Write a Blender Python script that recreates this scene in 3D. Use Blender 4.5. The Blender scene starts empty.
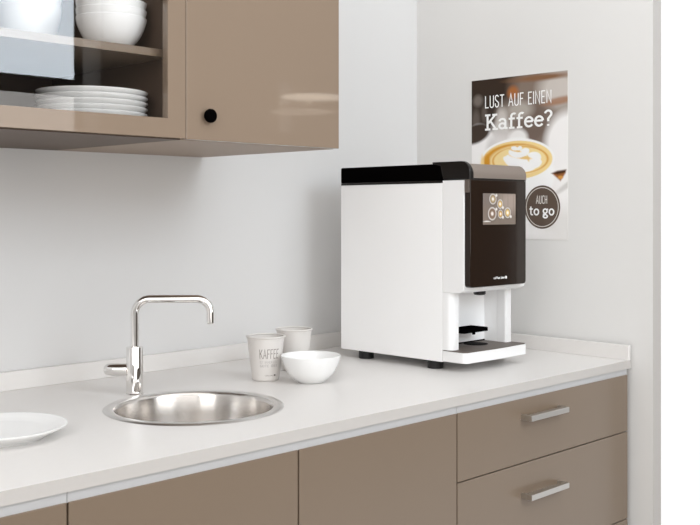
import bpy, bmesh, math, random
import numpy as np
from mathutils import Vector, Matrix
PI = math.pi
COL = bpy.context.scene.collection

# ------------------------------------------------------------------ helpers
def lin(c):
    c = c / 255.0
    return c / 12.92 if c <= 0.04045 else ((c + 0.055) / 1.055) ** 2.4
def rgb(r, g, b): return (lin(r), lin(g), lin(b), 1.0)

def mat(name, col, rough=0.5, metal=0.0, spec=0.5, coat=0.0, coat_rough=0.03, aniso=0.0, noise=0.0, nscale=40.0, emit=0.0, ecol=None, rnoise=0.0):
    m = bpy.data.materials.new(name); m.use_nodes = True
    nt = m.node_tree; b = nt.nodes['Principled BSDF']
    b.inputs['Base Color'].default_value = col
    b.inputs['Roughness'].default_value = rough
    b.inputs['Metallic'].default_value = metal
    b.inputs['Specular IOR Level'].default_value = spec
    b.inputs['Coat Weight'].default_value = coat
    b.inputs['Coat Roughness'].default_value = coat_rough
    if aniso:
        b.inputs['Anisotropic'].default_value = aniso; b.inputs['Anisotropic Rotation'].default_value = .25
        tg = nt.nodes.new('ShaderNodeTangent'); tg.direction_type = 'RADIAL'; tg.axis = 'Z'
        nt.links.new(tg.outputs[0], b.inputs['Tangent'])
    if noise or rnoise:
        tc = nt.nodes.new('ShaderNodeTexCoord'); nz = nt.nodes.new('ShaderNodeTexNoise')
        nz.inputs['Scale'].default_value = nscale; nz.inputs['Detail'].default_value = 4
        nt.links.new(tc.outputs['Object'], nz.inputs['Vector'])
        if noise:
            mx = nt.nodes.new('ShaderNodeMix'); mx.data_type = 'RGBA'
            mx.inputs[6].default_value = tuple(c * (1 - noise) for c in col[:3]) + (1,)
            mx.inputs[7].default_value = tuple(min(1, c * (1 + noise)) for c in col[:3]) + (1,)
            nt.links.new(nz.outputs['Fac'], mx.inputs[0]); nt.links.new(mx.outputs[2], b.inputs['Base Color'])
        if rnoise:
            mr = nt.nodes.new('ShaderNodeMapRange')
            mr.inputs['To Min'].default_value = rough - rnoise; mr.inputs['To Max'].default_value = rough + rnoise
            nt.links.new(nz.outputs['Fac'], mr.inputs['Value']); nt.links.new(mr.outputs[0], b.inputs['Roughness'])
    if emit:
        b.inputs['Emission Color'].default_value = ecol or col
        b.inputs['Emission Strength'].default_value = emit
    return m

def vcol_mat(name, rough=0.45, coat=0.0, emit=0.0):
    m = bpy.data.materials.new(name); m.use_nodes = True
    nt = m.node_tree; b = nt.nodes['Principled BSDF']
    a = nt.nodes.new('ShaderNodeAttribute'); a.attribute_name = 'paint'
    nt.links.new(a.outputs['Color'], b.inputs['Base Color'])
    b.inputs['Roughness'].default_value = rough; b.inputs['Coat Weight'].default_value = coat; b.inputs['Specular IOR Level'].default_value = .2
    if emit:
        nt.links.new(a.outputs['Color'], b.inputs['Emission Color']); b.inputs['Emission Strength'].default_value = emit
    return m

def obj(name, bm, m, parent=None, smooth=None):
    me = bpy.data.meshes.new(name); bm.normal_update(); bm.to_mesh(me); bm.free()
    for mm in (m if isinstance(m, (list, tuple)) else [m]): me.materials.append(mm)
    o = bpy.data.objects.new(name, me); COL.objects.link(o)
    if smooth is not None:
        for p in me.polygons: p.use_smooth = True
        me.set_sharp_from_angle(angle=math.radians(smooth))
    if parent: attach(o, parent)
    return o

def attach(o, parent):
    o.parent = parent
    p, loc = parent, Vector((0, 0, 0))
    while p: loc += p.location; p = p.parent      # roots are never rotated before parts go on
    o.location = o.location - loc

def thing(name, label, cat, loc=(0, 0, 0), group=None):
    o = bpy.data.objects.new(name, None); COL.objects.link(o)
    o.empty_display_size = 0.05; o.location = loc
    o['label'] = label; o['category'] = cat
    if group: o['group'] = group
    return o
def tag(o, label, cat, group=None):
    o['label'] = label; o['category'] = cat
    if group: o['group'] = group
    return o
def struct(name, bm, m, smooth=None):
    o = obj(name, bm, m, None, smooth); o['kind'] = 'structure'; return o

def box(bm, x0, x1, y0, y1, z0, z1, bev=0.0, seg=2):
    vs = [bm.verts.new(p) for p in ((x0,y0,z0),(x1,y0,z0),(x1,y1,z0),(x0,y1,z0),(x0,y0,z1),(x1,y0,z1),(x1,y1,z1),(x0,y1,z1))]
    fs = [bm.faces.new([vs[i] for i in q]) for q in ((3,2,1,0),(4,5,6,7),(0,1,5,4),(1,2,6,5),(2,3,7,6),(3,0,4,7))]
    if bev:
        es = list({e for f in fs for e in f.edges})
        bmesh.ops.bevel(bm, geom=es, offset=bev, segments=seg, affect='EDGES', profile=0.5)
    return bm
def BX(*a, **k): return box(bmesh.new(), *a, **k)

def lathe(bm, prof, c=(0, 0, 0), n=64):
    """prof: list of (r, z); r == 0 closes on the axis."""
    rings = []
    for r, z in prof:
        if r < 1e-7: rings.append([bm.verts.new((c[0], c[1], c[2] + z))])
        else: rings.append([bm.verts.new((c[0] + r*math.cos(2*PI*k/n), c[1] + r*math.sin(2*PI*k/n), c[2] + z)) for k in range(n)])
    for a, b in zip(rings, rings[1:]):
        for k in range(n):
            j = (k + 1) % n
            if len(a) == 1 and len(b) == 1: continue
            if len(a) == 1: bm.faces.new((a[0], b[j], b[k]))
            elif len(b) == 1: bm.faces.new((a[k], a[j], b[0]))
            else: bm.faces.new((a[k], a[j], b[j], b[k]))
    bmesh.ops.recalc_face_normals(bm, faces=bm.faces[:])
    return bm
def LT(prof, c=(0, 0, 0), n=64): return lathe(bmesh.new(), prof, c, n)

def tube(bm, pts, rad, n=20, caps=True):
    pts = [Vector(p) for p in pts]
    rads = rad if isinstance(rad, (list, tuple)) else [rad] * len(pts)
    t0 = (pts[1] - pts[0]).normalized()
    ref = Vector((0, 0, 1)) if abs(t0.z) < 0.9 else Vector((1, 0, 0))
    u = t0.cross(ref).normalized(); rings = []
    for i, p in enumerate(pts):
        t = (pts[min(i + 1, len(pts) - 1)] - pts[max(i - 1, 0)]).normalized()
        u = (u - t * u.dot(t)).normalized(); v = t.cross(u)
        rings.append([bm.verts.new(p + (u * math.cos(2*PI*k/n) + v * math.sin(2*PI*k/n)) * rads[i]) for k in range(n)])
    for a, b in zip(rings, rings[1:]):
        for k in range(n): bm.faces.new((a[k], a[(k+1) % n], b[(k+1) % n], b[k]))
    if caps: bm.faces.new(rings[0][::-1]); bm.faces.new(rings[-1])
    bmesh.ops.recalc_face_normals(bm, faces=bm.faces[:])
    return bm

def prism(bm, poly, axis, a, b, bev=0.0, seg=2):
    """extrude a closed 2D polygon along an axis: x -> poly is (y,z); y -> (x,z); z -> (x,y)"""
    def P(p, t): return {'x': (t, p[0], p[1]), 'y': (p[0], t, p[1]), 'z': (p[0], p[1], t)}[axis]
    A = [bm.verts.new(P(p, a)) for p in poly]; B = [bm.verts.new(P(p, b)) for p in poly]
    fs = [bm.faces.new(A), bm.faces.new(B)]
    n = len(poly)
    for i in range(n): fs.append(bm.faces.new((A[i], A[(i+1) % n], B[(i+1) % n], B[i])))
    bmesh.ops.recalc_face_normals(bm, faces=fs)
    if bev:
        es = [e for f in fs[:2] for e in f.edges]
        bmesh.ops.bevel(bm, geom=list(set(es)), offset=bev, segments=seg, affect='EDGES', profile=0.5)
    return bm
def PR(*a, **k): return prism(bmesh.new(), *a, **k)

def round_rect(x0, x1, y0, y1, r, n=6):
    """r: one radius, or four for (x0y0, x1y0, x1y1, x0y1)"""
    if not isinstance(r, (list, tuple)): r = [r] * 4
    out = []
    for (cx, cy, a), q in zip(((x0, y0, PI), (x1, y0, 1.5*PI), (x1, y1, 0), (x0, y1, .5*PI)), r):
        if q < 1e-6: out.append((cx, cy)); continue
        ox = cx + (q if cx == x0 else -q); oy = cy + (q if cy == y0 else -q)
        for k in range(n + 1):
            t = a + .5*PI*k/n; out.append((ox + q*math.cos(t), oy + q*math.sin(t)))
    return out

# ------------------------------------------------------------------ drawn lettering
def arc(cx, cy, rx, ry, a0, a1, n=14):
    return [(cx + rx*math.cos(math.radians(a0 + (a1-a0)*k/n)), cy + ry*math.sin(math.radians(a0 + (a1-a0)*k/n))) for k in range(n + 1)]
CAPS = {  # thin condensed capitals, cap height 1
 'L': (.36, [[(.04,1),(.04,.03),(.36,.03)]]),
 'U': (.42, [[(.04,1),(.04,.2)] + arc(.21,.2,.17,.18,180,360) + [(.38,1)]]),
 'S': (.38, [arc(.19,.76,.16,.22,20,220) + arc(.19,.25,.17,.23,40,-200)]),
 'T': (.42, [[(0,.97),(.42,.97)], [(.21,.97),(.21,0)]]),
 'A': (.46, [[(.02,0),(.23,1),(.44,0)], [(.1,.34),(.37,.34)]]),
 'F': (.36, [[(.04,0),(.04,.97),(.36,.97)], [(.04,.53),(.3,.53)]]),
 'E': (.36, [[(.36,.97),(.04,.97),(.04,.03),(.36,.03)], [(.04,.52),(.3,.52)]]),
 'I': (.08, [[(.04,0),(.04,1)]]),
 'N': (.46, [[(.04,0),(.04,1),(.42,0),(.42,1)]]),
 'K': (.42, [[(.04,0),(.04,1)], [(.4,1),(.06,.45)], [(.16,.58),(.42,0)]]),
 'C': (.38, [arc(.22,.74,.17,.24,30,180) + arc(.22,.26,.17,.24,180,330)]),
 'H': (.42, [[(.04,0),(.04,1)], [(.38,0),(.38,1)], [(.04,.5),(.38,.5)]]),
 'M': (.54, [[(.04,0),(.06,1),(.27,.35),(.48,1),(.5,0)]]),
 'R': (.4, [[(.04,0),(.04,.97),(.18,.97)] + arc(.18,.74,.18,.23,90,-90) + [(.04,.51)], [(.16,.51),(.38,0)]]),
 'G': (.4, [arc(.22,.74,.17,.24,30,180) + arc(.22,.26,.17,.24,180,350) + [(.39,.45),(.26,.45)]]),
 'D': (.4, [[(.04,0),(.04,.97),(.16,.97)] + arc(.16,.5,.22,.47,90,-90) + [(.04,.03)]]),
 ' ': (.2, []),
}
SLAB = {  # heavy slab-serif letters
 'K': (.84, [[(.18,.04),(.18,.96)], [(.02,.97),(.36,.97)], [(.02,.03),(.36,.03)], [(.22,.42),(.64,.94)], [(.36,.58),(.68,.06)], [(.48,.97),(.8,.97)], [(.5,.03),(.84,.03)]]),
 'a': (.6, [arc(.25,.46,.19,.2,165,0) + [(.44,.04)], arc(.25,.2,.19,.17,0,360), [(.42,.04),(.58,.04)]]),
 'f': (.46, [[(.18,.04),(.18,.78)] + arc(.34,.78,.16,.17,180,50), [(.02,.63),(.4,.63)], [(.04,.03),(.38,.03)]]),
 'e': (.58, [arc(.29,.34,.23,.3,5,325) , [(.07,.37),(.52,.37)]]),
 '?': (.46, [arc(.22,.76,.18,.2,170,-50) + [(.22,.45),(.22,.28)], [(.22,.0),(.22,.1)]]),
 't': (.42, [[(.16,.88),(.16,.2)] + arc(.29,.2,.13,.15,180,310), [(.0,.63),(.37,.63)]]),
 'o': (.6, [arc(.3,.33,.23,.29,0,360)]),
 'g': (.6, [arc(.27,.42,.2,.21,0,360), [(.42,.55),(.58,.62)], [(.17,.22),(.12,.1),(.4,.06)], arc(.28,-.1,.21,.15,60,-240), arc(.3,-.1,.2,.15,-250,60)]),
 ' ': (.3, []),
}
MINI = {  # tiny plain lower-case lettering
 'c': (.5, [arc(.26,.3,.22,.28,45,315)]), 'o': (.55, [arc(.27,.3,.22,.28,0,360)]),
 'f': (.36, [[(.14,0),(.14,.8)] + arc(.26,.8,.12,.16,180,60), [(0,.58),(.32,.58)]]),
 'e': (.52, [arc(.26,.3,.22,.28,0,315), [(.05,.31),(.47,.31)]]),
 't': (.36, [[(.14,.9),(.14,0),(.32,0)], [(0,.6),(.32,.6)]]), 'i': (.16, [[(.08,0),(.08,.6)], [(.08,.8),(.08,.92)]]),
 'm': (.8, [[(.06,0),(.06,.6)], [(.06,.45)] + arc(.22,.42,.14,.18,150,0) + [(.36,0)], arc(.52,.42,.15,.18,170,0) + [(.67,0)]]),
 ' ': (.3, []),
}
def strokes(bm, text, font, width, place, gap=.1, sub=1):
    """place(s, t, lift) -> point; s runs 0..1 over the whole text width, t in cap heights.
    Each stroke is one mitred ribbon; crossing strokes lie a hair above each other."""
    total = sum(font[c][0] for c in text) + gap * (len(text) - 1); x = 0
    for c in text:
        w, lines = font[c]
        for li, ln in enumerate(lines):
            P = [Vector(ln[0])]
            for q in ln[1:]:
                if (Vector(q) - P[-1]).length > 1e-5: P.append(Vector(q))
            closed = len(P) > 3 and (P[0] - P[-1]).length < 1e-4
            if closed: P = P[:-1]
            n = len(P); L, Rr = [], []
            for i, p in enumerate(P):
                a = P[i-1] if (i or closed) else None; b = P[(i+1) % n] if (i < n-1 or closed) else None
                d0 = (p - a).normalized() if a is not None else None; d1 = (b - p).normalized() if b is not None else None
                if d0 is None: d0 = d1
                if d1 is None: d1 = d0
                t = d0 + d1
                t = t.normalized() if t.length > 1e-4 else d0
                m = Vector((-t.y, t.x)); k = width / 2 / max(.4, m.dot(Vector((-d0.y, d0.x))))
                L.append(p + m*k); Rr.append(p - m*k)
            lift = 4e-5 * li
            vl = [bm.verts.new(place((q.x + x)/total, q.y, lift)) for q in L]; vr = [bm.verts.new(place((q.x + x)/total, q.y, lift)) for q in Rr]
            for i in range(n if closed else n - 1):
                j = (i + 1) % n; bm.faces.new((vl[i], vr[i], vr[j], vl[j]))
        x += w + gap
    return bm

def paint_grid(nu, nv, place, fn):
    """a flat sheet whose surface colour is a computed pattern. place(u,v)->point, fn(U,V)->linear colour"""
    bm = bmesh.new()
    U, V = np.meshgrid(np.linspace(0, 1, nu + 1), np.linspace(0, 1, nv + 1))
    colr = fn(U, V).reshape(-1, 3)
    vs = [bm.verts.new(place(u, v)) for u, v in zip(U.ravel(), V.ravel())]
    for j in range(nv):
        for i in range(nu):
            a = j * (nu + 1) + i
            bm.faces.new((vs[a], vs[a + nu + 1], vs[a + nu + 2], vs[a + 1]))
    return bm, colr
def put_paint(o, colr):
    at = o.data.color_attributes.new('paint', 'FLOAT_COLOR', 'POINT')
    n = len(o.data.vertices); full = np.ones((n, 4), dtype=np.float32)
    full[:len(colr), :3] = colr
    at.data.foreach_set('color', full.ravel())
class Canvas:
    def __init__(s, U, V, base, ar=1.0): s.U, s.V, s.ar = U, V, ar; s.c = np.ones(U.shape + (3,)) * np.array(rgb(*base)[:3])
    def mixin(s, m, col): s.c = s.c * (1 - m[..., None]) + np.array(rgb(*col)[:3]) * m[..., None]
    def dist(s, u, v, ru, rv, rot=0.0):
        x, y = (s.U - u), (s.V - v) * s.ar
        a = math.radians(rot); xr, yr = x*math.cos(a) + y*math.sin(a), -x*math.sin(a) + y*math.cos(a)
        return np.sqrt((xr/ru)**2 + (yr/(rv*s.ar))**2)
    def ell(s, u, v, ru, rv, col, soft=.1, rot=0.0, k=1.0):
        d = s.dist(u, v, ru, rv, rot); s.mixin(np.clip((1 + soft/2 - d)/soft, 0, 1) * k, col)
    def ring(s, u, v, ru, rv, w, col, soft=.05, k=1.0):
        d = np.abs(s.dist(u, v, ru, rv) - 1); s.mixin(np.clip((w + soft/2 - d)/soft, 0, 1) * k, col)
    def poly(s, pts, col, soft=.006, k=1.0):
        """convex polygon with a soft edge (points in order u right, v down, clockwise)"""
        m = np.ones_like(s.U)
        for (a, b), (c, d) in zip(pts, pts[1:] + pts[:1]):
            nx, ny = -(d - b), (c - a); L = math.hypot(nx, ny)
            m = np.minimum(m, np.clip(.5 + ((s.U - a)*nx + (s.V - b)*ny)/L/soft, 0, 1))
        s.mixin(m * k, col)

# ------------------------------------------------------------------ materials
M = {}
M['wall'] = mat('painted_wall', rgb(214, 213, 212), .75, noise=.012, nscale=6)  # toned down so the lit back wall blends at the corner
M['wall_side'] = mat('wall_side_lightened', rgb(223, 222, 220), .75, noise=.012, nscale=6)  # same wall, lightened in colour to make up for weaker light
M['wall_end'] = mat('wall_end_shaded', rgb(184, 180, 176), .75)  # same wall, its shade put into a darker colour
M['far_wall'] = mat('far_wall_paint', rgb(92, 85, 79), .8, noise=.03, nscale=3)
M['floor'] = mat('pale_floor', rgb(205, 200, 194), .5, noise=.05, nscale=5)
M['worktop'] = mat('pale_laminate', rgb(224, 221, 218), .32, noise=.012, nscale=90)
M['edge'] = mat('worktop_edge_shaded', rgb(192, 188, 184), .4, noise=.012, nscale=90)  # same laminate, darkened in colour to shade the front edge
M['rail'] = mat('pale_rail', rgb(188, 188, 189), .35)
M['front'] = mat('taupe_lacquer', rgb(125, 109, 93), .28, spec=.5, noise=.012, nscale=3)
M['front_up'] = mat('taupe_lacquer_gloss', rgb(138, 121, 105), .03, spec=.5, noise=.012, nscale=3)
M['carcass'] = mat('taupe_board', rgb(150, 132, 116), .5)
M['inside'] = mat('taupe_board_shaded', rgb(84, 68, 56), .55)  # same taupe board, darkened in colour for the shade behind the glass
M['dark_board'] = mat('cabinet_box', rgb(70, 63, 56), .6)  # dark brown board for base carcasses and plinths
M['steel'] = mat('brushed_bar_metal', rgb(205, 202, 198), .35, metal=1.0)
M['sink'] = mat('brushed_sink_steel', rgb(216, 212, 208), .24, metal=1.0, aniso=.75)
M['sinkrim'] = mat('polished_rim_steel', rgb(226, 224, 222), .28, metal=1.0)
M['chrome'] = mat('chrome', rgb(236, 234, 232), .04, metal=1.0)
M['china'] = mat('white_china', rgb(249, 249, 248), .22, coat=.3)
M['china_table'] = mat('white_china_dimmed', rgb(238, 238, 237), .25, coat=.2)  # same china, dimmed in colour against the stronger light on the worktop
M['paper'] = mat('cup_paper', rgb(218, 214, 210), .6, noise=.01, nscale=60)
M['ink'] = mat('cup_ink', rgb(140, 132, 126), .6)
M['ink_pale'] = mat('cup_ink_pale', rgb(186, 182, 179), .6)
M['ink_dark'] = mat('cup_ink_dark', rgb(96, 88, 84), .6)
M['white'] = mat('white_powder_coat', rgb(250, 250, 250), .4)
M['white_gl'] = mat('white_plastic', rgb(240, 240, 240), .35)
M['black'] = mat('black_plastic', rgb(6, 5, 5), .6, spec=.0)
M['black_gl'] = mat('black_gloss', rgb(16, 12, 9), .25, spec=.4)
M['panel'] = mat('dark_glass_panel', rgb(33, 21, 13), .08, spec=.42)
M['sheen'] = mat('cap_sheen', rgb(140, 128, 119), .45, metal=.35)  # grey-brown colour stands in for the bright reflection on the rolled cap
M['grate'] = mat('grate_metal', rgb(104, 94, 87), .5, metal=.3)
M['hole'] = mat('drain_dark', rgb(10, 8, 7), .8, spec=.1)
M['rubber'] = mat('rubber', rgb(10, 10, 10), .6)
M['letter'] = mat('white_letter', rgb(252, 252, 251), .5)
M['letter_warm'] = mat('pale_letter', rgb(226, 222, 216), .5)
M['badge'] = mat('brown_badge', rgb(90, 74, 62), .5)
M['poster'] = vcol_mat('poster_print', .5)
M['screen'] = vcol_mat('lit_screen', .15, emit=.04)
M['dark_frame'] = mat('dark_window_frame', rgb(40, 36, 33), .5)
M['casing'] = mat('window_casing', rgb(205, 203, 200), .6)
M['sky_pane'] = mat('sky_lit_pane', rgb(190, 205, 215), .3, emit=8, ecol=(.84, .92, 1.0, 1))
M['low_pane'] = mat('frosted_pane', rgb(215, 214, 212), .4, emit=2.6, ecol=(1, .97, .94, 1))
M['lamp'] = mat('lamp_shade', rgb(240, 236, 228), .5, emit=2.6, ecol=(1, .95, .86, 1))
M['lamp_dim'] = mat('lamp_shade_lower', rgb(230, 220, 205), .5, emit=1.0, ecol=(1, .9, .78, 1))
def glass_mat():
    m = bpy.data.materials.new('cabinet_glass'); m.use_nodes = True
    nt = m.node_tree; nt.nodes.clear()
    out = nt.nodes.new('ShaderNodeOutputMaterial'); mx = nt.nodes.new('ShaderNodeMixShader')
    tr = nt.nodes.new('ShaderNodeBsdfTransparent'); gl = nt.nodes.new('ShaderNodeBsdfGlossy'); lw = nt.nodes.new('ShaderNodeLayerWeight')
    tr.inputs['Color'].default_value = (1, 1, 1, 1); gl.inputs['Roughness'].default_value = 0.0
    pw = nt.nodes.new('ShaderNodeMath'); pw.operation = 'POWER'; pw.inputs[1].default_value = 5
    ma = nt.nodes.new('ShaderNodeMath'); ma.operation = 'MULTIPLY_ADD'; ma.inputs[1].default_value = .955; ma.inputs[2].default_value = .045
    nt.links.new(lw.outputs['Facing'], pw.inputs[0]); nt.links.new(pw.outputs[0], ma.inputs[0])
    nt.links.new(ma.outputs[0], mx.inputs[0]); nt.links.new(tr.outputs[0], mx.inputs[1]); nt.links.new(gl.outputs[0], mx.inputs[2])
    nt.links.new(mx.outputs[0], out.inputs[0]); return m
M['glass'] = glass_mat()

# ------------------------------------------------------------------ setting
WEND = -.7448
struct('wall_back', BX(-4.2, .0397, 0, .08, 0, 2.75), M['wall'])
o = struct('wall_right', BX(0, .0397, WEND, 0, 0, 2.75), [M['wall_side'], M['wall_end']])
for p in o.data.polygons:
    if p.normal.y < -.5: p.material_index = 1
bm = bmesh.new(); prism(bm, [(-4.2, -6), (0, -6), (0, 0), (-4.2, 0)], 'z', -.05, 0); struct('floor', bm, M['floor'])
# the wall across the room, with the tall window that lights the kitchen
FY = -2.75
def wall_front():
    bm = bmesh.new()
    box(bm, .09, 2.85, FY - .1, FY, 0, 2.75)
    box(bm, -4.2, -1.25, FY - .1, FY, 0, 2.75)  # unseen stretch added to cut low light, pale for the chrome reflections
    box(bm, -1.25, .09, FY - .1, FY, 0, .95)
    box(bm, -1.25, .09, FY - .1, FY, 2.72, 2.75)
    return bm
struct('wall_left_blocker', BX(-4.28, -4.2, FY - .1, .08, 0, 2.75), M['wall'])  # unseen wall added to block low light from the left
o = struct('wall_front', wall_front(), [M['far_wall'], M['wall']])
for p in o.data.polygons:
    if p.center.x < -1.2: p.material_index = 1
wf = bmesh.new()
for x0, x1, z0, z1 in ((-.037, .003, .95, 2.72), (-1.25, -1.21, .95, 2.72), (-1.21, -.037, .95, 1.0), (-1.21, -.037, 1.74, 1.812), (-1.21, -.037, 2.66, 2.72)):
    box(wf, x0, x1, FY - .06, FY - .025, z0, z1)
w1 = struct('window_1', wf, M['dark_frame'])
for nm, z0, z1, mm in (('pane', 1.812, 2.66, 'sky_pane'), ('pane', 1.0, 1.74, 'low_pane')):
    obj(nm, BX(-1.21, -.037, FY - .04, FY - .03, z0, z1), M[mm], w1)
struct('trim_1', BX(.003, .09, FY - .1, FY - .026, .95, 2.72), M['casing'])
# wall lamp on that wall, seen only as a reflection in the lacquered door
wl = thing('wall_lamp', 'pale double-disc wall lamp beside the window opposite the kitchen', 'lamp', (1.10, FY, 1.75))
obj('back_plate', BX(1.06, 1.14, FY, FY + .02, 1.65, 1.9, bev=.004), M['steel'], wl)
obj('arm', BX(1.085, 1.115, FY + .018, FY + .2, 1.775, 1.79, bev=.003), M['steel'], wl)
obj('lamp_shade', LT([(0, 0), (.148, 0), (.155, .003), (.148, .006), (0, .009)], (1.115, FY + .2, 1.81), 40), M['lamp'], wl, 40)
obj('lamp_shade', LT([(0, 0), (.143, 0), (.15, .003), (.143, .006), (0, .009)], (1.045, FY + .19, 1.735), 40), M['lamp_dim'], wl, 40)

# ------------------------------------------------------------------ worktop with the sink opening
SX, SY = -1.1045, -.4145
WX0, WX1, WF = -2.9, -.0095, -.6913
def slab_with_hole(x0, x1, y0, y1, z0, z1, cx, cy, r, n=72):
    bm = bmesh.new()
    def loops(z):
        R = [bm.verts.new((x, y, z)) for x, y in ((x0, y0), (x1, y0), (x1, y1), (x0, y1))]
        Cc = [bm.verts.new((cx + r*math.cos(2*PI*k/n), cy + r*math.sin(2*PI*k/n), z)) for k in range(n)]
        es = [bm.edges.new((R[i], R[(i+1) % 4])) for i in range(4)] + [bm.edges.new((Cc[i], Cc[(i+1) % n])) for i in range(n)]
        bmesh.ops.triangle_fill(bm, use_beauty=True, use_dissolve=False, edges=es)
        return R, Cc
    Ra, Ca = loops(z0); Rb, Cb = loops(z1)
    for A, B in ((Ra, Rb), (Ca, Cb)):
        m = len(A)
        for i in range(m): bm.faces.new((A[i], A[(i+1) % m], B[(i+1) % m], B[i]))
    bmesh.ops.recalc_face_normals(bm, faces=bm.faces[:])
    return bm
wt = thing('worktop', 'long pale grey laminate worktop with a low upstand along both walls', 'worktop', (WX0, WF, .88))
o = obj('counter_slab', slab_with_hole(WX0, WX1, WF, -.002, .8803, .9, SX, SY, .15), [M['worktop'], M['edge']], wt)
for p in o.data.polygons:
    if p.normal.y < -.9 and p.center.y < WF + .01: p.material_index = 1
obj('upstand', BX(WX0, WX1, -.014, -.002, .9, .9375, bev=.001), M['worktop'], wt)
obj('upstand', BX(-.0215, WX1, WF, -.014, .9, .936, bev=.001), M['worktop'], wt)

# ------------------------------------------------------------------ base cabinets
FR0, FR1 = -.6885, -.6705          # front faces
def base_box(root, x0, x1):
    bm = bmesh.new()
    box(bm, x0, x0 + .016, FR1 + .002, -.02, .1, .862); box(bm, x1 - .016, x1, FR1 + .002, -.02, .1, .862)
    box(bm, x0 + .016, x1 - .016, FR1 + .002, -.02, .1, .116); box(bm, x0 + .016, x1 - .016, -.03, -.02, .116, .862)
    obj('carcass', bm, M['dark_board'], root)
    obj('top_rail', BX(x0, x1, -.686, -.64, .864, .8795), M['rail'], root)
    obj('plinth', BX(x0, x1, -.62, -.60, 0, .1), M['dark_board'], root)
def bar_handle(parent, x0, x1, zc):
    h = bmesh.new()
    box(h, x0, x1, -.7165, -.7020, zc - .0058, zc + .0058, bev=.0006, seg=1)
    for xa in (x0, x1 - .006): box(h, xa, xa + .006, -.7020, FR0, zc - .0058, zc + .0058)
    o = obj('handle', h, M['steel'], parent); o['label'] = 'flat brushed metal bar handle'; return o
G = .0016
SEAMS = (-2.6, -1.942, -1.5188, -1.0954, -.6766, -.0185)
def door_cab(xs, label):
    r = thing('base_cabinet', label, 'cabinet', ((xs[0] + xs[-1])/2, FR0, 0), 'base cabinets under the worktop')
    base_box(r, xs[0] + .0005, xs[-1] - .0005)
    for x0, x1 in zip(xs, xs[1:]): obj('door', BX(x0 + G, x1 - G, FR0, FR1, .103, .8652, bev=.0008, seg=1), M['front'], r)
    return r
door_cab(SEAMS[1:3], 'taupe base cabinet at the far left, cut off by the photo edge')
door_cab(SEAMS[2:5], 'taupe double-door base cabinet under the round sink')
dc = thing('base_cabinet', 'taupe base cabinet of wide drawers with metal bar handles at the right wall', 'cabinet', (-.35, FR0, 0), 'base cabinets under the worktop')
base_box(dc, SEAMS[4] + .0005, SEAMS[5] - .0005)
for z0, z1, hz in ((.7300, .8652, .8272), (.5190, .7278, .6616), (.3100, .5168, .45), (.103, .3078, .25)):
    d = obj('drawer', BX(SEAMS[4] + G, SEAMS[5] - G + .001, FR0, FR1, z0, z1, bev=.0008, seg=1), M['front'], dc)
    bar_handle(d, -.4631, -.3203, hz)

# ------------------------------------------------------------------ wall cabinets
UB, UY, UT = 1.388, -.459, 2.12
UD = UY + .016
def shell(x0, x1, root, open_front):
    bm = bmesh.new(); t = .014
    box(bm, x0, x0 + t, UD + .001, -.001, UB, UT); box(bm, x1 - t, x1, UD + .001, -.001, UB, UT)
    box(bm, x0 + t, x1 - t, UD + .001, -.001, UB, UB + .016); box(bm, x0 + t, x1 - t, UD + .001, -.001, UT - .016, UT)
    box(bm, x0 + t, x1 - t, -.012, -.001, UB + .016, UT - .016)
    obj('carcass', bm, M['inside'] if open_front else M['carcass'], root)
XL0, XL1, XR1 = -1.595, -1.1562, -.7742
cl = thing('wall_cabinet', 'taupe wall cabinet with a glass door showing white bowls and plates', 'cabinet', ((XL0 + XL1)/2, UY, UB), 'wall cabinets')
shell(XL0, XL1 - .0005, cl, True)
obj('shelf', BX(XL0 + .0145, XL1 - .015, -.425, -.013, 1.5345, 1.5485, bev=.0006, seg=1), M['front'], cl)
fx0, fx1, fz0, fz1, st = XL0 + .001, XL1 - .001, UB + .0015, UT, .0385
bm = bmesh.new()
box(bm, fx0, fx0 + st, UY, UD, fz0, fz1); box(bm, fx1 - st + .001, fx1, UY, UD, fz0, fz1)
box(bm, fx0 + st, fx1 - st + .001, UY, UD, fz0, fz0 + .0335); box(bm, fx0 + st, fx1 - st + .001, UY, UD, fz1 - st, fz1)
gd = obj('door', bm, M['front_up'], cl)
gp = obj('glass_pane', BX(fx0 + st - .004, fx1 - st + .005, UY + .001, UY + .005, fz0 + .0295, fz1 - st + .004), M['glass'], gd); gp['label'] = 'clear glass pane reflecting a bright window'
cr = thing('wall_cabinet', 'taupe wall cabinet with a solid glossy door and a round black knob', 'cabinet', ((XL1 + XR1)/2, UY, UB), 'wall cabinets')
shell(XL1 + .0005, XR1, cr, False)
d = obj('door', BX(XL1 + .001, XR1, UY, UD, UB + .0005, UT, bev=.0007, seg=1), M['front_up'], cr)
kx, kz = -1.1095, 1.4322
kn = LT([(0, 0), (.006, 0), (.006, .004), (.0112, .0055), (.0127, .009), (.0123, .013), (.0095, .0155), (.004, .0163), (0, .0164)], n=40)
bmesh.ops.rotate(kn, cent=(0, 0, 0), matrix=Matrix.Rotation(PI/2, 3, 'X'), verts=kn.verts[:])
bmesh.ops.translate(kn, vec=(kx, UY, kz), verts=kn.verts[:])
ko = obj('knob', kn, M['black'], d, 40); ko['label'] = 'round black knob'

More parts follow.
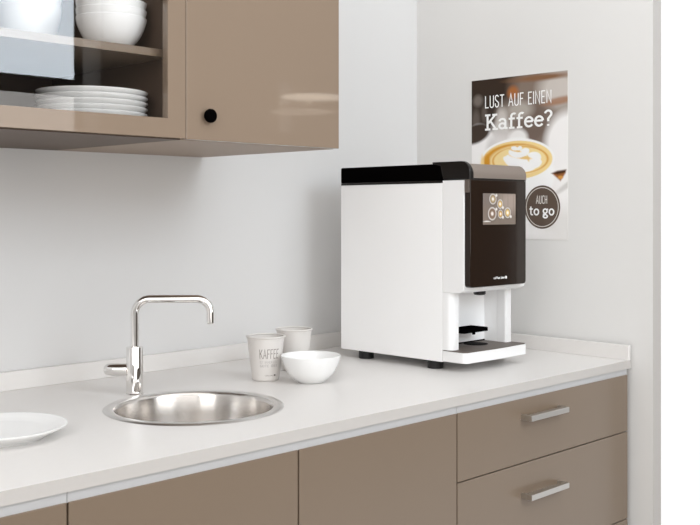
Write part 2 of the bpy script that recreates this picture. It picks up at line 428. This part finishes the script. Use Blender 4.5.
# ------------------------------------------------------------------ crockery
def bowl_prof(r, h, f, t=.0024):
    zs = [0, .06, .15, .33, .63, .85, 1.0]; rs = [f / r, .51, .615, .765, .902, .966, 1.0]
    out = [(0, .0015), (f - .002, .0015), (f - .001, 0), (f, .0003)]
    co = np.polyfit([q ** .5 for q in zs[1:]], rs[1:], 3)
    for k in range(1, 15):
        z = .05 + .95 * k / 14; out.append((r * float(np.polyval(co, z ** .5)), .002 + (h - .002) * z))
    inn = [(max(.003, rr - t), z + t*(.9 if z < h*.4 else .1)) for rr, z in out[4:]]
    out += [(out[-1][0] - t*.4, h + t*.35), (out[-1][0] - t*.9, h + t*.1)] + inn[::-1][1:] + [(f*.5, .0065), (0, .006)]
    return out
def plate_prof(r, h, f, a=.62, b=.0065, c=.0052, d=.005):
    return [(0, .002), (f - .004, .002), (f - .002, 0), (f, 0), (f + .002, .003), (f + (r - f)*.45, h*.42), (r - .004, h - .0045), (r - .0006, h - .0022), (r, h - .0008), (r - .0012, h), (r - .004, h - .0004),
            (f + (r - f)*.5, h*a), (f + .004, b), (f - .006, c), (0, d)]
bowl_me = {}
def china(name, key, prof, loc, label, cat, group=None, rot=0):
    if key not in bowl_me: bowl_me[key] = obj(name, LT(prof, n=72), M['china_table' if key.endswith('table') else 'china'], None, 50); o = bowl_me[key]
    else: o = bowl_me[key].copy(); COL.objects.link(o); [o.__delitem__(k) for k in list(o.keys()) if k == 'group']
    o.location = loc; o.rotation_euler.z = rot
    return tag(o, label, cat, group)
BP = bowl_prof(.0632, .0565, .027)
SH = 1.5487
china('cereal_bowl', 'bowl_table', BP, (-.7690, -.3690, .9001), 'white china bowl standing on the worktop beside the paper cups', 'bowl')
sb = (-1.2375, -.3455)
words = ['bottom white bowl of the right-hand stack on the glass cabinet shelf', 'second white bowl from the shelf in the right-hand stack behind glass',
         'third white bowl from the shelf in the right-hand stack behind glass', 'fourth white bowl from the shelf in the right-hand stack behind glass']
for k in range(3): china('cereal_bowl', 'bowl', BP, (sb[0], sb[1], SH + k*.0142), words[k], 'bowl', 'bowls stacked on the cabinet shelf', .3*k)
DP = bowl_prof(.0605, .088, .033)
for k, wds in enumerate(('lower deep white bowl of the left stack seen behind the bright window reflection', 'upper deep white bowl of the left stack seen behind the bright window reflection')):
    china('deep_bowl', 'deep', DP, (-1.31, -.178, SH + k*.018), wds, 'bowl', 'deep bowls stacked on the cabinet shelf', .4*k)
PP = plate_prof(.0975, .0195, .062)
pl = ('bottom', 'second lowest', 'third lowest', 'third from the top', 'second from the top', 'topmost')
for k in range(6):
    china('dinner_plate', 'plate', PP, (-1.2705, -.3365, UB + .0162 + k*.0097), pl[k] + ' white plate of the stack on the floor of the glass cabinet', 'plate', 'plates stacked in the cabinet', .2*k)
china('dinner_plate', 'plate_table', plate_prof(.104, .0205, .07, .82, .0135, .0127, .0125), (-1.474, -.399, .9001), 'single white plate lying on the worktop left of the sink', 'plate')

# ------------------------------------------------------------------ paper cups
def cup(x, y, label, text_dir=None):
    c = thing('paper_cup', label, 'cup', (x, y, .9001), 'paper cups by the bowl')
    r0, r1, h = .029, .0402, .0935
    def R(z): return r0 + (r1 - r0) * z / h
    prof = [(0, .006), (r0 - .003, .006), (r0 - .0034, 0), (r0 - .0028, .0002), (r0 - .0022, .0026), (r0, .0030)] + [(R(z), z) for z in (.02, .05, h - .003)] + [(R(h) - .0008, h - .003), (R(.05) - .0008, .05), (r0 - .001, .008), (0, .008)]
    # sleeve plus base
    obj('cup_body', LT(prof, (x, y, .9001), 64), M['paper'], c, 40)
    rim = bmesh.new(); q = []
    for k in range(11): a = 2*PI*k/10; q.append((R(h) + .0002 + .0020*math.cos(a), h - .0008 + .0020*math.sin(a)))
    lathe(rim, q, (x, y, .9001), 64); obj('rolled_rim', rim, M['paper'], c, 60)
    if text_dir is not None:
        def put(s0, s1, z0, hgt):
            def f(s, t, k=0):
                z = z0 + t*hgt; a = text_dir + math.radians(s0 + (s1 - s0)*s); r = R(z) + .00025 + k
                return (x + r*math.cos(a), y + r*math.sin(a), .9001 + z)
            return f
        o = obj('lettering', strokes(bmesh.new(), 'KAFFEE', CAPS, .085, put(-21, 47, .0490, .0200), .1), M['ink'], c); o['label'] = 'grey KAFFEE lettering'
        bm = strokes(bmesh.new(), 'IST IMMER EINE', CAPS, .1, put(-21, 47, .0390, .0052), .14)
        strokes(bm, 'GUTE IDEE', CAPS, .14, put(-21, 47, .0312, .0052), .16)
        obj('lettering', bm, M['ink_pale'], c)
        bm = strokes(bmesh.new(), 'coffee time', MINI, .16, put(-3, 29, .0118, .0025), .14); obj('lettering', bm, M['ink'], c)
        f = put(33, 42, .0116, .0032); bm = bmesh.new()
        bm.faces.new([bm.verts.new(f(a, b)) for a, b in ((.1, 0), (.9, 0), (1, .5), (.9, 1), (.1, 1), (0, .5))])
        obj('printed_mark', bm, M['ink_dark'], c)
    return c
cdir = math.atan2(-1.9178 + .2692, -2.2185 + .8085)
cup(-.8155, -.2775, 'pale grey paper cup printed KAFFEE, nearer one beside the bowl', cdir)
cup(-.6840, -.2225, 'plain pale grey paper cup standing behind the printed one')

# ------------------------------------------------------------------ sink and tap
sk = thing('round_sink', 'round brushed steel sink let into the worktop', 'sink', (SX, SY, .9))
obj('rim', LT([(.146, .0012), (.150, .0028), (.162, .0024), (.165, .0003), (.160, .0002), (.1495, .0002)], (SX, SY, .9), 96), M['sinkrim'], sk, 50)
inner = [(.146, .0012), (.1435, -.001), (.142, -.006), (.140, -.04), (.136, -.10), (.128, -.122), (.112, -.134), (.04, -.140), (.03, -.1405)]
outer = [(.03, -.1425), (.112, -.1362), (.130, -.1235), (.138, -.1005), (.142, -.04), (.1445, -.006), (.1475, .0002)]
bs = obj('basin', LT(inner + outer, (0, 0, 0), 96), M['sink'], None, 50); bs.location = (SX, SY, .9); attach(bs, sk)
obj('drain', LT([(0, -.1445), (.022, -.1445), (.0235, -.1425), (.0275, -.1385), (.03, -.1395), (.03, -.143)], (SX, SY, .9), 40), M['sinkrim'], sk, 50)
TX, TY = -1.110, -.226
tp = thing('mixer_tap', 'tall chrome mixer tap with a square-bent spout behind the sink', 'tap', (TX, TY, .9))
obj('tap_body', LT([(0, 0), (.0175, 0), (.0178, .0015), (.0165, .003), (.0163, .092), (.0158, .0935), (.0085, .0937), (.008, .0932), (0, .093)], (TX, TY, .9001), 48), M['chrome'], tp, 40)
rd = Vector((.703, -.711, 0))
def spout():
    H, L, r1, r2 = 1.0878, .1495, .030, .027
    b = Vector((TX, TY, 0)); pts = [b + Vector((0, 0, .990)), b + Vector((0, 0, H - r1))]
    for k in range(1, 10): a = PI/2*k/10; pts.append(b + rd*(r1 - r1*math.cos(a)) + Vector((0, 0, H - r1 + r1*math.sin(a))))
    pts.append(b + rd*r1 + Vector((0, 0, H))); pts.append(b + rd*(L - r2) + Vector((0, 0, H)))
    for k in range(1, 10): a = PI/2*k/10; pts.append(b + rd*(L - r2 + r2*math.sin(a)) + Vector((0, 0, H - r2 + r2*math.cos(a))))
    pts.append(b + rd*L + Vector((0, 0, H - r2))); pts.append(b + rd*L + Vector((0, 0, 1.041)))
    return tube(bmesh.new(), pts, .0079, 28)
sp = obj('spout', spout(), M['chrome'], tp, 40)
e = Vector((TX, TY, 0)) + rd*.1495
obj('aerator', LT([(0, 0), (.0066, 0), (.0066, .003), (0, .003)], (e.x, e.y, 1.0385), 24), M['steel'], sp, 40)
hp = [Vector((TX, TY, .949)) - rd*s for s in (.014, .02, .036, .048, .055, .059, .0612)]
obj('lever', tube(bmesh.new(), hp, [.0118, .0120, .0122, .0118, .0104, .0074, .0025], 28), M['chrome'], tp, 40)

# ------------------------------------------------------------------ coffee machine
mx0, mx1, my1, mf = -.455, -.2215, -.1436, -.4955
cm = thing('coffee_machine', 'tall white coffee machine with a dark front panel and touchscreen', 'coffee machine', ((mx0 + mx1)/2, -.33, .9))
for fx, fy in ((-.435, -.212), (-.435, -.432), (mx1 + .02, -.212), (mx1 + .02, -.432)):
    obj('foot', LT([(0, 0), (.0175, 0), (.0185, .001), (.0185, .0185), (0, .0185)], (fx, fy, .9001), 32), M['rubber'], cm, 40)
ZB, ZT, SE = .919, 1.3245, -.469
# rear housing
def carve(o, cut_bm):
    """cut a pocket out of o and keep the result as its plain mesh"""
    c = obj('cutter', cut_bm, M['white']); md = o.modifiers.new('pocket', 'BOOLEAN'); md.object = c; md.operation = 'DIFFERENCE'; md.solver = 'EXACT'
    bpy.context.view_layer.update()
    me = bpy.data.meshes.new_from_object(o.evaluated_get(bpy.context.evaluated_depsgraph_get()))
    o.modifiers.clear(); o.data = me; bpy.data.objects.remove(c, do_unlink=True)
hs = obj('housing', BX(mx0, mx1, SE + .0005, my1, ZB, ZT, bev=.0012), M['white'])
carve(hs, BX(-.4255, -.2485, -.5, -.431, .9445, 1.0765)); attach(hs, cm)
# front module: recess walls (U shape), plus the head above it
ax0, ax1, ay = -.4255, -.2485, -.431
poly = [(mx0, SE), (mx0, mf + .014)] + [(mx0 + .014 - .014*math.cos(t), mf + .014 - .014*math.sin(t)) for t in [PI/2*k/6 for k in range(1, 7)]]
poly += [(ax0 - .004, mf), (ax0, mf + .004), (ax0, SE), (ax1, SE), (ax1, mf + .004), (ax1 + .003, mf)]
poly += [(mx1 - .010 + .010*math.sin(t), mf + .010 - .010*math.cos(t)) for t in [PI/2*k/6 for k in range(0, 7)]] + [(mx1, SE)]
for side in (poly[:11], poly[11:]): obj('pillar', PR(side, 'z', .9470, 1.0765), M['white_gl'], cm, 20)
hd = [(SE, 1.0765), (SE - .022, 1.0765), (-.519, 1.0775), (-.529, 1.083), (-.531, 1.090), (-.531, 1.330), (SE, 1.330)]
obj('head_housing', PR(hd, 'x', mx0, mx1, bev=.002), M['white_gl'], cm, 20)
# black lid and cap with a rolled front edge
obj('lid', BX(mx0 + .0015, mx1 - .0015, -.462, my1 + .003, ZT + .006, 1.3683, bev=.003), M['black'], cm)
obj('lid_seal', BX(mx0 - .0005, mx1 + .0005, -.4655, my1 - .0005, ZT, ZT + .006, bev=.001), M['black_gl'], cm)
PF = -.547
def cap_prof(d, ye=-.4385):
    r = .026 - d*.3
    return [(ye, 1.3725 - d)] + [(PF + r - r*math.sin(t), 1.3725 - d - r + r*math.cos(t)) for t in [PI/2*k/8 for k in range(0, 9)]] + [(PF, 1.3315), (SE - .002, 1.3315), (SE, 1.338), (-.463, 1.363 - d), (ye, 1.3685 - d)]
obj('hinge_cheek', PR(cap_prof(0), 'x', mx0 + .0005, mx0 + .0128, bev=.0018), M['black_gl'], cm, 20)
obj('cap', PR(cap_prof(.0058), 'x', mx0 + .013, mx1 - .0185, bev=.0015), M['black_gl'], cm, 20)
zt, rr = 1.3667, .0243
band = [(PF + rr - (rr + .0012)*math.sin(t), zt - rr + (rr + .0012)*math.cos(t)) for t in [PI/2*k/8 for k in range(1, 9)]] + [(PF - .0012, 1.3345)]
band += [(PF + .001, 1.3345), (PF + .003, zt - rr)] + [(PF + rr - (rr - .003)*math.sin(t), zt - rr + (rr - .003)*math.cos(t)) for t in [PI/2*k/8 for k in range(8, 0, -1)]]
obj('sheen_band', PR(band, 'x', mx0 + .0135, mx1 - .0190), M['sheen'], cm, 50)
# dark glass door panel
pn = bmesh.new(); prism(pn, round_rect(mx0 + .002, mx1 - .0190, 1.0905, 1.3312, (.008, .008, 0, 0)), 'y', -.5312, PF, bev=.0012)
dp = obj('door_panel', pn, M['panel'], cm, 20)
obj('hinge_clip', BX(mx0 - .0004, mx0 + .004, -.545, -.533, 1.302, 1.331, bev=.001), M['grate'], dp)
def scr_paint(U, V):
    c = Canvas(U, V, (124, 111, 101), ar=.57)
    c.ell(.85, .25, .35, .35, (156, 142, 132), 1.0); c.ell(.1, .1, .3, .3, (120, 110, 104), 1.0); c.ell(.5, .95, .7, .12, (124, 112, 102), .6)
    for i in range(6): c.ell(.08 + .17*i, .5, .012, .8, (126, 112, 102), .8, 0, .5)
    for (u, v, r, rv, hot, k) in ((.30, .18, .105, .17, (186, 168, 126), .7), (.52, .34, .085, .15, (212, 180, 112), 1), (.28, .65, .125, .21, (140, 118, 100), .4), (.53, .66, .075, .14, (206, 166, 92), 1), (.75, .62, .1, .17, (214, 184, 116), 1)):
        c.ell(u, v + .02, r*1.1, rv*1.1, (92, 82, 76), .5, 0, .6)
        c.ell(u, v, r, rv, (212, 206, 200), .15); c.ell(u, v, r*.82, rv*.82, (120, 98, 82), .2); c.ell(u, v, r*.66, rv*.66, hot, .4, 0, k); c.ell(u, v, r*.3, rv*.3, (236, 230, 224), .7, 20, .9)
        c.ell(u + r*1.0, v + rv*.75 if k == 1 else v - rv*.7, .028, .045, (222, 218, 214), .5)
    c.ell(.12, .9, .11, .018, (226, 222, 218), .3)
    return c.c
sx0, sx1, sz0, sz1 = -.4095, -.2845, 1.2303, 1.3010
bm, colr = paint_grid(90, 52, lambda u, v: (sx0 + (sx1 - sx0)*u, PF - .0016, sz1 + (sz0 - sz1)*v), scr_paint)
so = obj('touchscreen', bm, M['screen'], dp); put_paint(so, colr); so['label'] = 'lit touchscreen showing coffee cups'
lg = strokes(bmesh.new(), 'coffee time', MINI, .2, lambda s, t, k: (-.3685 + .041*s, PF - .0016 - k, 1.1065 + .0055*t), .16)
v = [lg.verts.new((-.3215 + .0035*math.cos(a), PF - .0016, 1.1088 + .0035*math.sin(a))) for a in [2*PI*k/16 for k in range(16)]]; lg.faces.new(v)
obj('logo', lg, M['letter'], dp)
# outlet, cup shelf, drip tray
obj('nozzle', LT([(0, 0), (.012, 0), (.0142, .0025), (.0148, .012), (0, .012)], (-.329, -.478, 1.0648), 32), M['black_gl'], cm, 40)
cs = PR(round_rect(-.395, -.301, -.484, ay - .0005, (.006, .006, .001, .001)), 'z', .9785, .9875, bev=.0012)
for i in range(6): box(cs, -.388 + i*.013, -.384 + i*.013, -.480, -.440, .9872, .9886)
box(cs, -.352, -.345, -.478, -.474, .973, .9787)
obj('cup_shelf', cs, M['black'], cm, 20)
ty = -.536
tr_poly = [(mx0, SE - .001)] + [(mx0 + .012 - .012*math.cos(t), ty + .012 - .012*math.sin(t)) for t in [PI/2*k/6 for k in range(7)]]
for k in range(1, 12):
    s = k/12; x = mx0 + .02 + (mx1 - mx0 - .03)*s; tr_poly.append((x, ty - .004*math.sin(PI*s)**2))
tr_poly += [(mx1 - .006 + .006*math.sin(t), ty + .006 - .006*math.cos(t)) for t in [PI/2*k/5 for k in range(6)]] + [(mx1, SE - .001)]
dt = obj('drip_tray', PR(tr_poly, 'z', .9212, .9445), M['white_gl'], cm, 20)
def shrink(p, q): return (min(max(p[0], mx0 + q), mx1 - q), max(p[1], ty - .004) + (q if p[1] < SE - .01 else 0))
gr = obj('grate', PR([shrink(p, .0022) for p in tr_poly], 'z', .9446, .9469), M['grate'], dt, 20); gr['label'] = 'dark metal drip grate'
obj('grate_edge', BX(ax0 + .0005, ax1 - .0005, ay - .002, ay - .0003, .9472, .9500), M['hole'], dt)
obj('rear_grate', BX(ax0 + .0003, ax1 - .0003, SE - .0012, ay - .0003, .9447, .9471), M['grate'], dt)
obj('drain', LT([(0, 0), (.028, 0), (.029, .0006), (.028, .0009), (0, .0007)], (-.3205, -.4605, .9470), 40), M['hole'], dt, 40)

# ------------------------------------------------------------------ poster
PY, PZ, PW, PH = -.2012, 1.6213, .3082, .434
def pp(u, v, off=.0012): return (-off, PY - PW*u, PZ - PH*v)
def poster_paint(U, V):
    c = Canvas(U, V, (146, 136, 128), ar=1.41)
    c.ell(.1, .1, .55, .3, (56, 49, 45), .9); c.ell(.05, .3, .32, .18, (66, 58, 53), .7); c.ell(.3, .02, .4, .1, (62, 53, 47), .7)
    c.ell(.66, .1, .22, .2, (126, 112, 102), .8); c.ell(.9, .1, .18, .1, (190, 183, 177), .8); c.ell(.62, .3, .22, .15, (112, 98, 90), .7)
    c.ell(.45, .10, .055, .04, (164, 104, 62), .8, 0, .9); c.ell(.74, .025, .3, .018, (128, 96, 74), 1.0); c.ell(.92, .175, .16, .022, (150, 104, 72), .8, -6, .75)
    c.ell(.36, .28, .1, .12, (136, 124, 115), .8); c.ell(.07, .13, .05, .035, (112, 104, 98), .8); c.ell(.05, .25, .04, .06, (96, 88, 82), .8); c.ell(.14, .22, .03, .05, (92, 84, 78), .8)
    c.ell(.52, .21, .13, .05, (168, 160, 152), .8); c.ell(.33, .27, .06, .08, (190, 184, 179), .7)
    # pale blurred crockery
    c.ell(1.02, .43, .24, .19, (230, 228, 227), .35); c.ell(.32, .38, .13, .1, (196, 191, 188), .6); c.ell(.5, .385, .1, .06, (226, 224, 222), .5)
    c.ell(.05, .8, .8, .42, (231, 229, 228), .3); c.ell(.8, .85, .7, .36, (230, 228, 227), .3)
    c.ell(.08, .45, .19, .17, (232, 230, 229), .15); c.ell(.04, .34, .17, .06, (70, 61, 55), .3, -14); c.ell(.24, .47, .08, .11, (206, 203, 201), .6)
    c.ell(.02, .97, .35, .15, (222, 220, 218), .8)
    # large cup of cappuccino
    c.ell(.485, .61, .385, .23, (236, 235, 234), .08)
    c.ell(.485, .513, .385, .128, (242, 241, 240), .03); c.ell(.485, .516, .366, .118, (229, 203, 144), .03)
    c.ell(.465, .517, .33, .103, (202, 144, 58), .1); c.ell(.50, .522, .305, .096, (230, 207, 152), .14); c.ell(.12, .53, .02, .05, (228, 200, 140), .8)
    c.ring(.52, .517, .285, .082, .035, (206, 150, 66), .05, .85); c.ell(.40, .52, .10, .07, (229, 206, 152), .5); c.ell(.17, .52, .03, .045, (196, 138, 54), .6)
    # layered heart pattern in the foam
    W = (244, 241, 236); T = (222, 188, 122)
    c.ell(.50, .528, .145, .047, W, .1, 14); c.ell(.645, .515, .095, .042, W, .1, -14); c.ell(.575, .56, .11, .03, W, .15)
    c.ell(.40, .517, .06, .02, W, .15, 28); c.ell(.70, .545, .05, .02, W, .2, -30)
    c.ell(.525, .497, .115, .012, T, .4, 10); c.ell(.47, .475, .07, .024, W, .12, 16); c.ell(.56, .472, .062, .024, W, .12, -18); c.ell(.51, .49, .05, .014, W, .2)
    c.ell(.475, .458, .06, .0065, T, .5, 12); c.ell(.465, .444, .036, .013, W, .2, 10); c.ell(.515, .445, .03, .012, W, .2, -14); c.ell(.605, .508, .012, .022, T, .6, -20, .8)
    # saucer line, shading and the biscuit
    c.ell(1.0, .675, .15, .016, (196, 193, 190), .9, -32, .8); c.ell(1.0, .93, .22, .12, (202, 200, 197), 1.0, 0, .6); c.ell(.3, 1.03, .6, .05, (210, 208, 205), 1.0, 0, .5)
    c.poly([(.845, .605), (.9, .592), (.985, .586), (.98, .605), (.93, .652)], (146, 96, 62), .012); c.poly([(.845, .605), (.9, .592), (.985, .586), (.975, .602), (.9, .612)], (70, 52, 42), .01)
    c.ell(.93, .63, .025, .01, (200, 146, 80), .6)
    return np.clip(c.c*1.18 - .022, .006, .95)
po = thing('poster', 'coffee poster reading Lust auf einen Kaffee? on the right wall', 'poster', (0, PY - PW/2, PZ - PH))
bm, colr = paint_grid(170, 240, lambda u, v: pp(u, v, .0012), poster_paint)
nb = len(colr)
sh = obj('poster_sheet', bm, M['poster'], po); put_paint(sh, colr)
obj('backing', BX(-.0011, -.0001, PY - PW, PY, PZ - PH, PZ), M['letter_warm'], po)
def ptext(text, font, w, u0, u1, v0, v1, mm, gap, off=.0018, base=0.0):
    # v0 is the line's cap height, v1 its baseline
    bm = strokes(bmesh.new(), text, font, w, lambda s, t, k: pp(u0 + (u1 - u0)*s, v1 + (v0 - v1)*t, off + k), gap)
    return obj('lettering', bm, M[mm], po)
ptext('LUST AUF EINEN', CAPS, .095, .151, .842, .105, .181, 'letter', .12)
ptext('Kaffee?', SLAB, .135, .147, .852, .224, .319, 'letter', .02)
bm = bmesh.new(); n = 64
bm.faces.new([bm.verts.new(pp(.75 + .178*math.cos(2*PI*k/n), .806 + .1305*math.sin(2*PI*k/n), .0016)) for k in range(n)])
obj('badge', bm, M['badge'], po)
bm = bmesh.new(); A = []; B = []
for k in range(n):
    a = 2*PI*k/n
    A.append(bm.verts.new(pp(.75 + .163*math.cos(a), .806 + .1195*math.sin(a), .0019))); B.append(bm.verts.new(pp(.75 + .157*math.cos(a), .806 + .115*math.sin(a), .0019)))
for k in range(n): bm.faces.new((A[k], A[(k+1) % n], B[(k+1) % n], B[k]))
obj('badge_ring', bm, M['letter_warm'], po)
ptext('AUCH', CAPS, .12, .690, .800, .737, .785, 'letter_warm', .12, .0021)
ptext('to go', SLAB, .15, .622, .872, .795, .855, 'letter', .03, .0021)

# ------------------------------------------------------------------ light
w = bpy.data.worlds.new('World'); bpy.context.scene.world = w; w.use_nodes = True
bg = w.node_tree.nodes['Background']; bg.inputs[0].default_value = (1, 1, 1, 1); bg.inputs[1].default_value = 1.02
def area(name, loc, target, sx, sy, power, col=(1, 1, 1)):
    l = bpy.data.lights.new(name, 'AREA'); l.shape = 'RECTANGLE'; l.size = sx; l.size_y = sy; l.energy = power; l.color = col
    o = bpy.data.objects.new(name, l); COL.objects.link(o); o.location = loc
    o.rotation_euler = (Vector(target) - Vector(loc)).to_track_quat('-Z', 'Y').to_euler(); return o
area('ceiling_softbox', (-1.5, -1.5, 2.7), (-1.0, -.6, .9), 2.4, 1.6, 10, (1, .98, .96))
area('side_softbox', (-3.7, -2.35, 1.9), (-.2, -.2, 1.35), 1.8, 1.5, 32, (1, .985, .97))  # added fill light for the left-facing sides, no lamp of the room
area('front_softbox', (-2.0, -2.68, 1.42), (-1.8, 0, 1.35), 2.0, 1.3, 9, (1, .985, .97))  # added fill light behind the camera, lifts the wall under the cabinets

# ------------------------------------------------------------------ camera
cd = bpy.data.cameras.new('camera'); cam = bpy.data.objects.new('camera', cd); COL.objects.link(cam)
psi = math.atan(1016/1004)
cam.location = (-2.21852, -1.9178, 1.26)
cam.rotation_euler = (PI/2, 0, -psi)
cd.sensor_width = 36.0; cd.lens = 1004/700*36.0
cd.shift_y = -(262.5 - 211.5)/700.0
cd.clip_start = .01
sc = bpy.context.scene; sc.camera = cam
sc.view_settings.view_transform = 'Standard'; sc.view_settings.look = 'None'; sc.view_settings.exposure = 0; sc.view_settings.gamma = 1
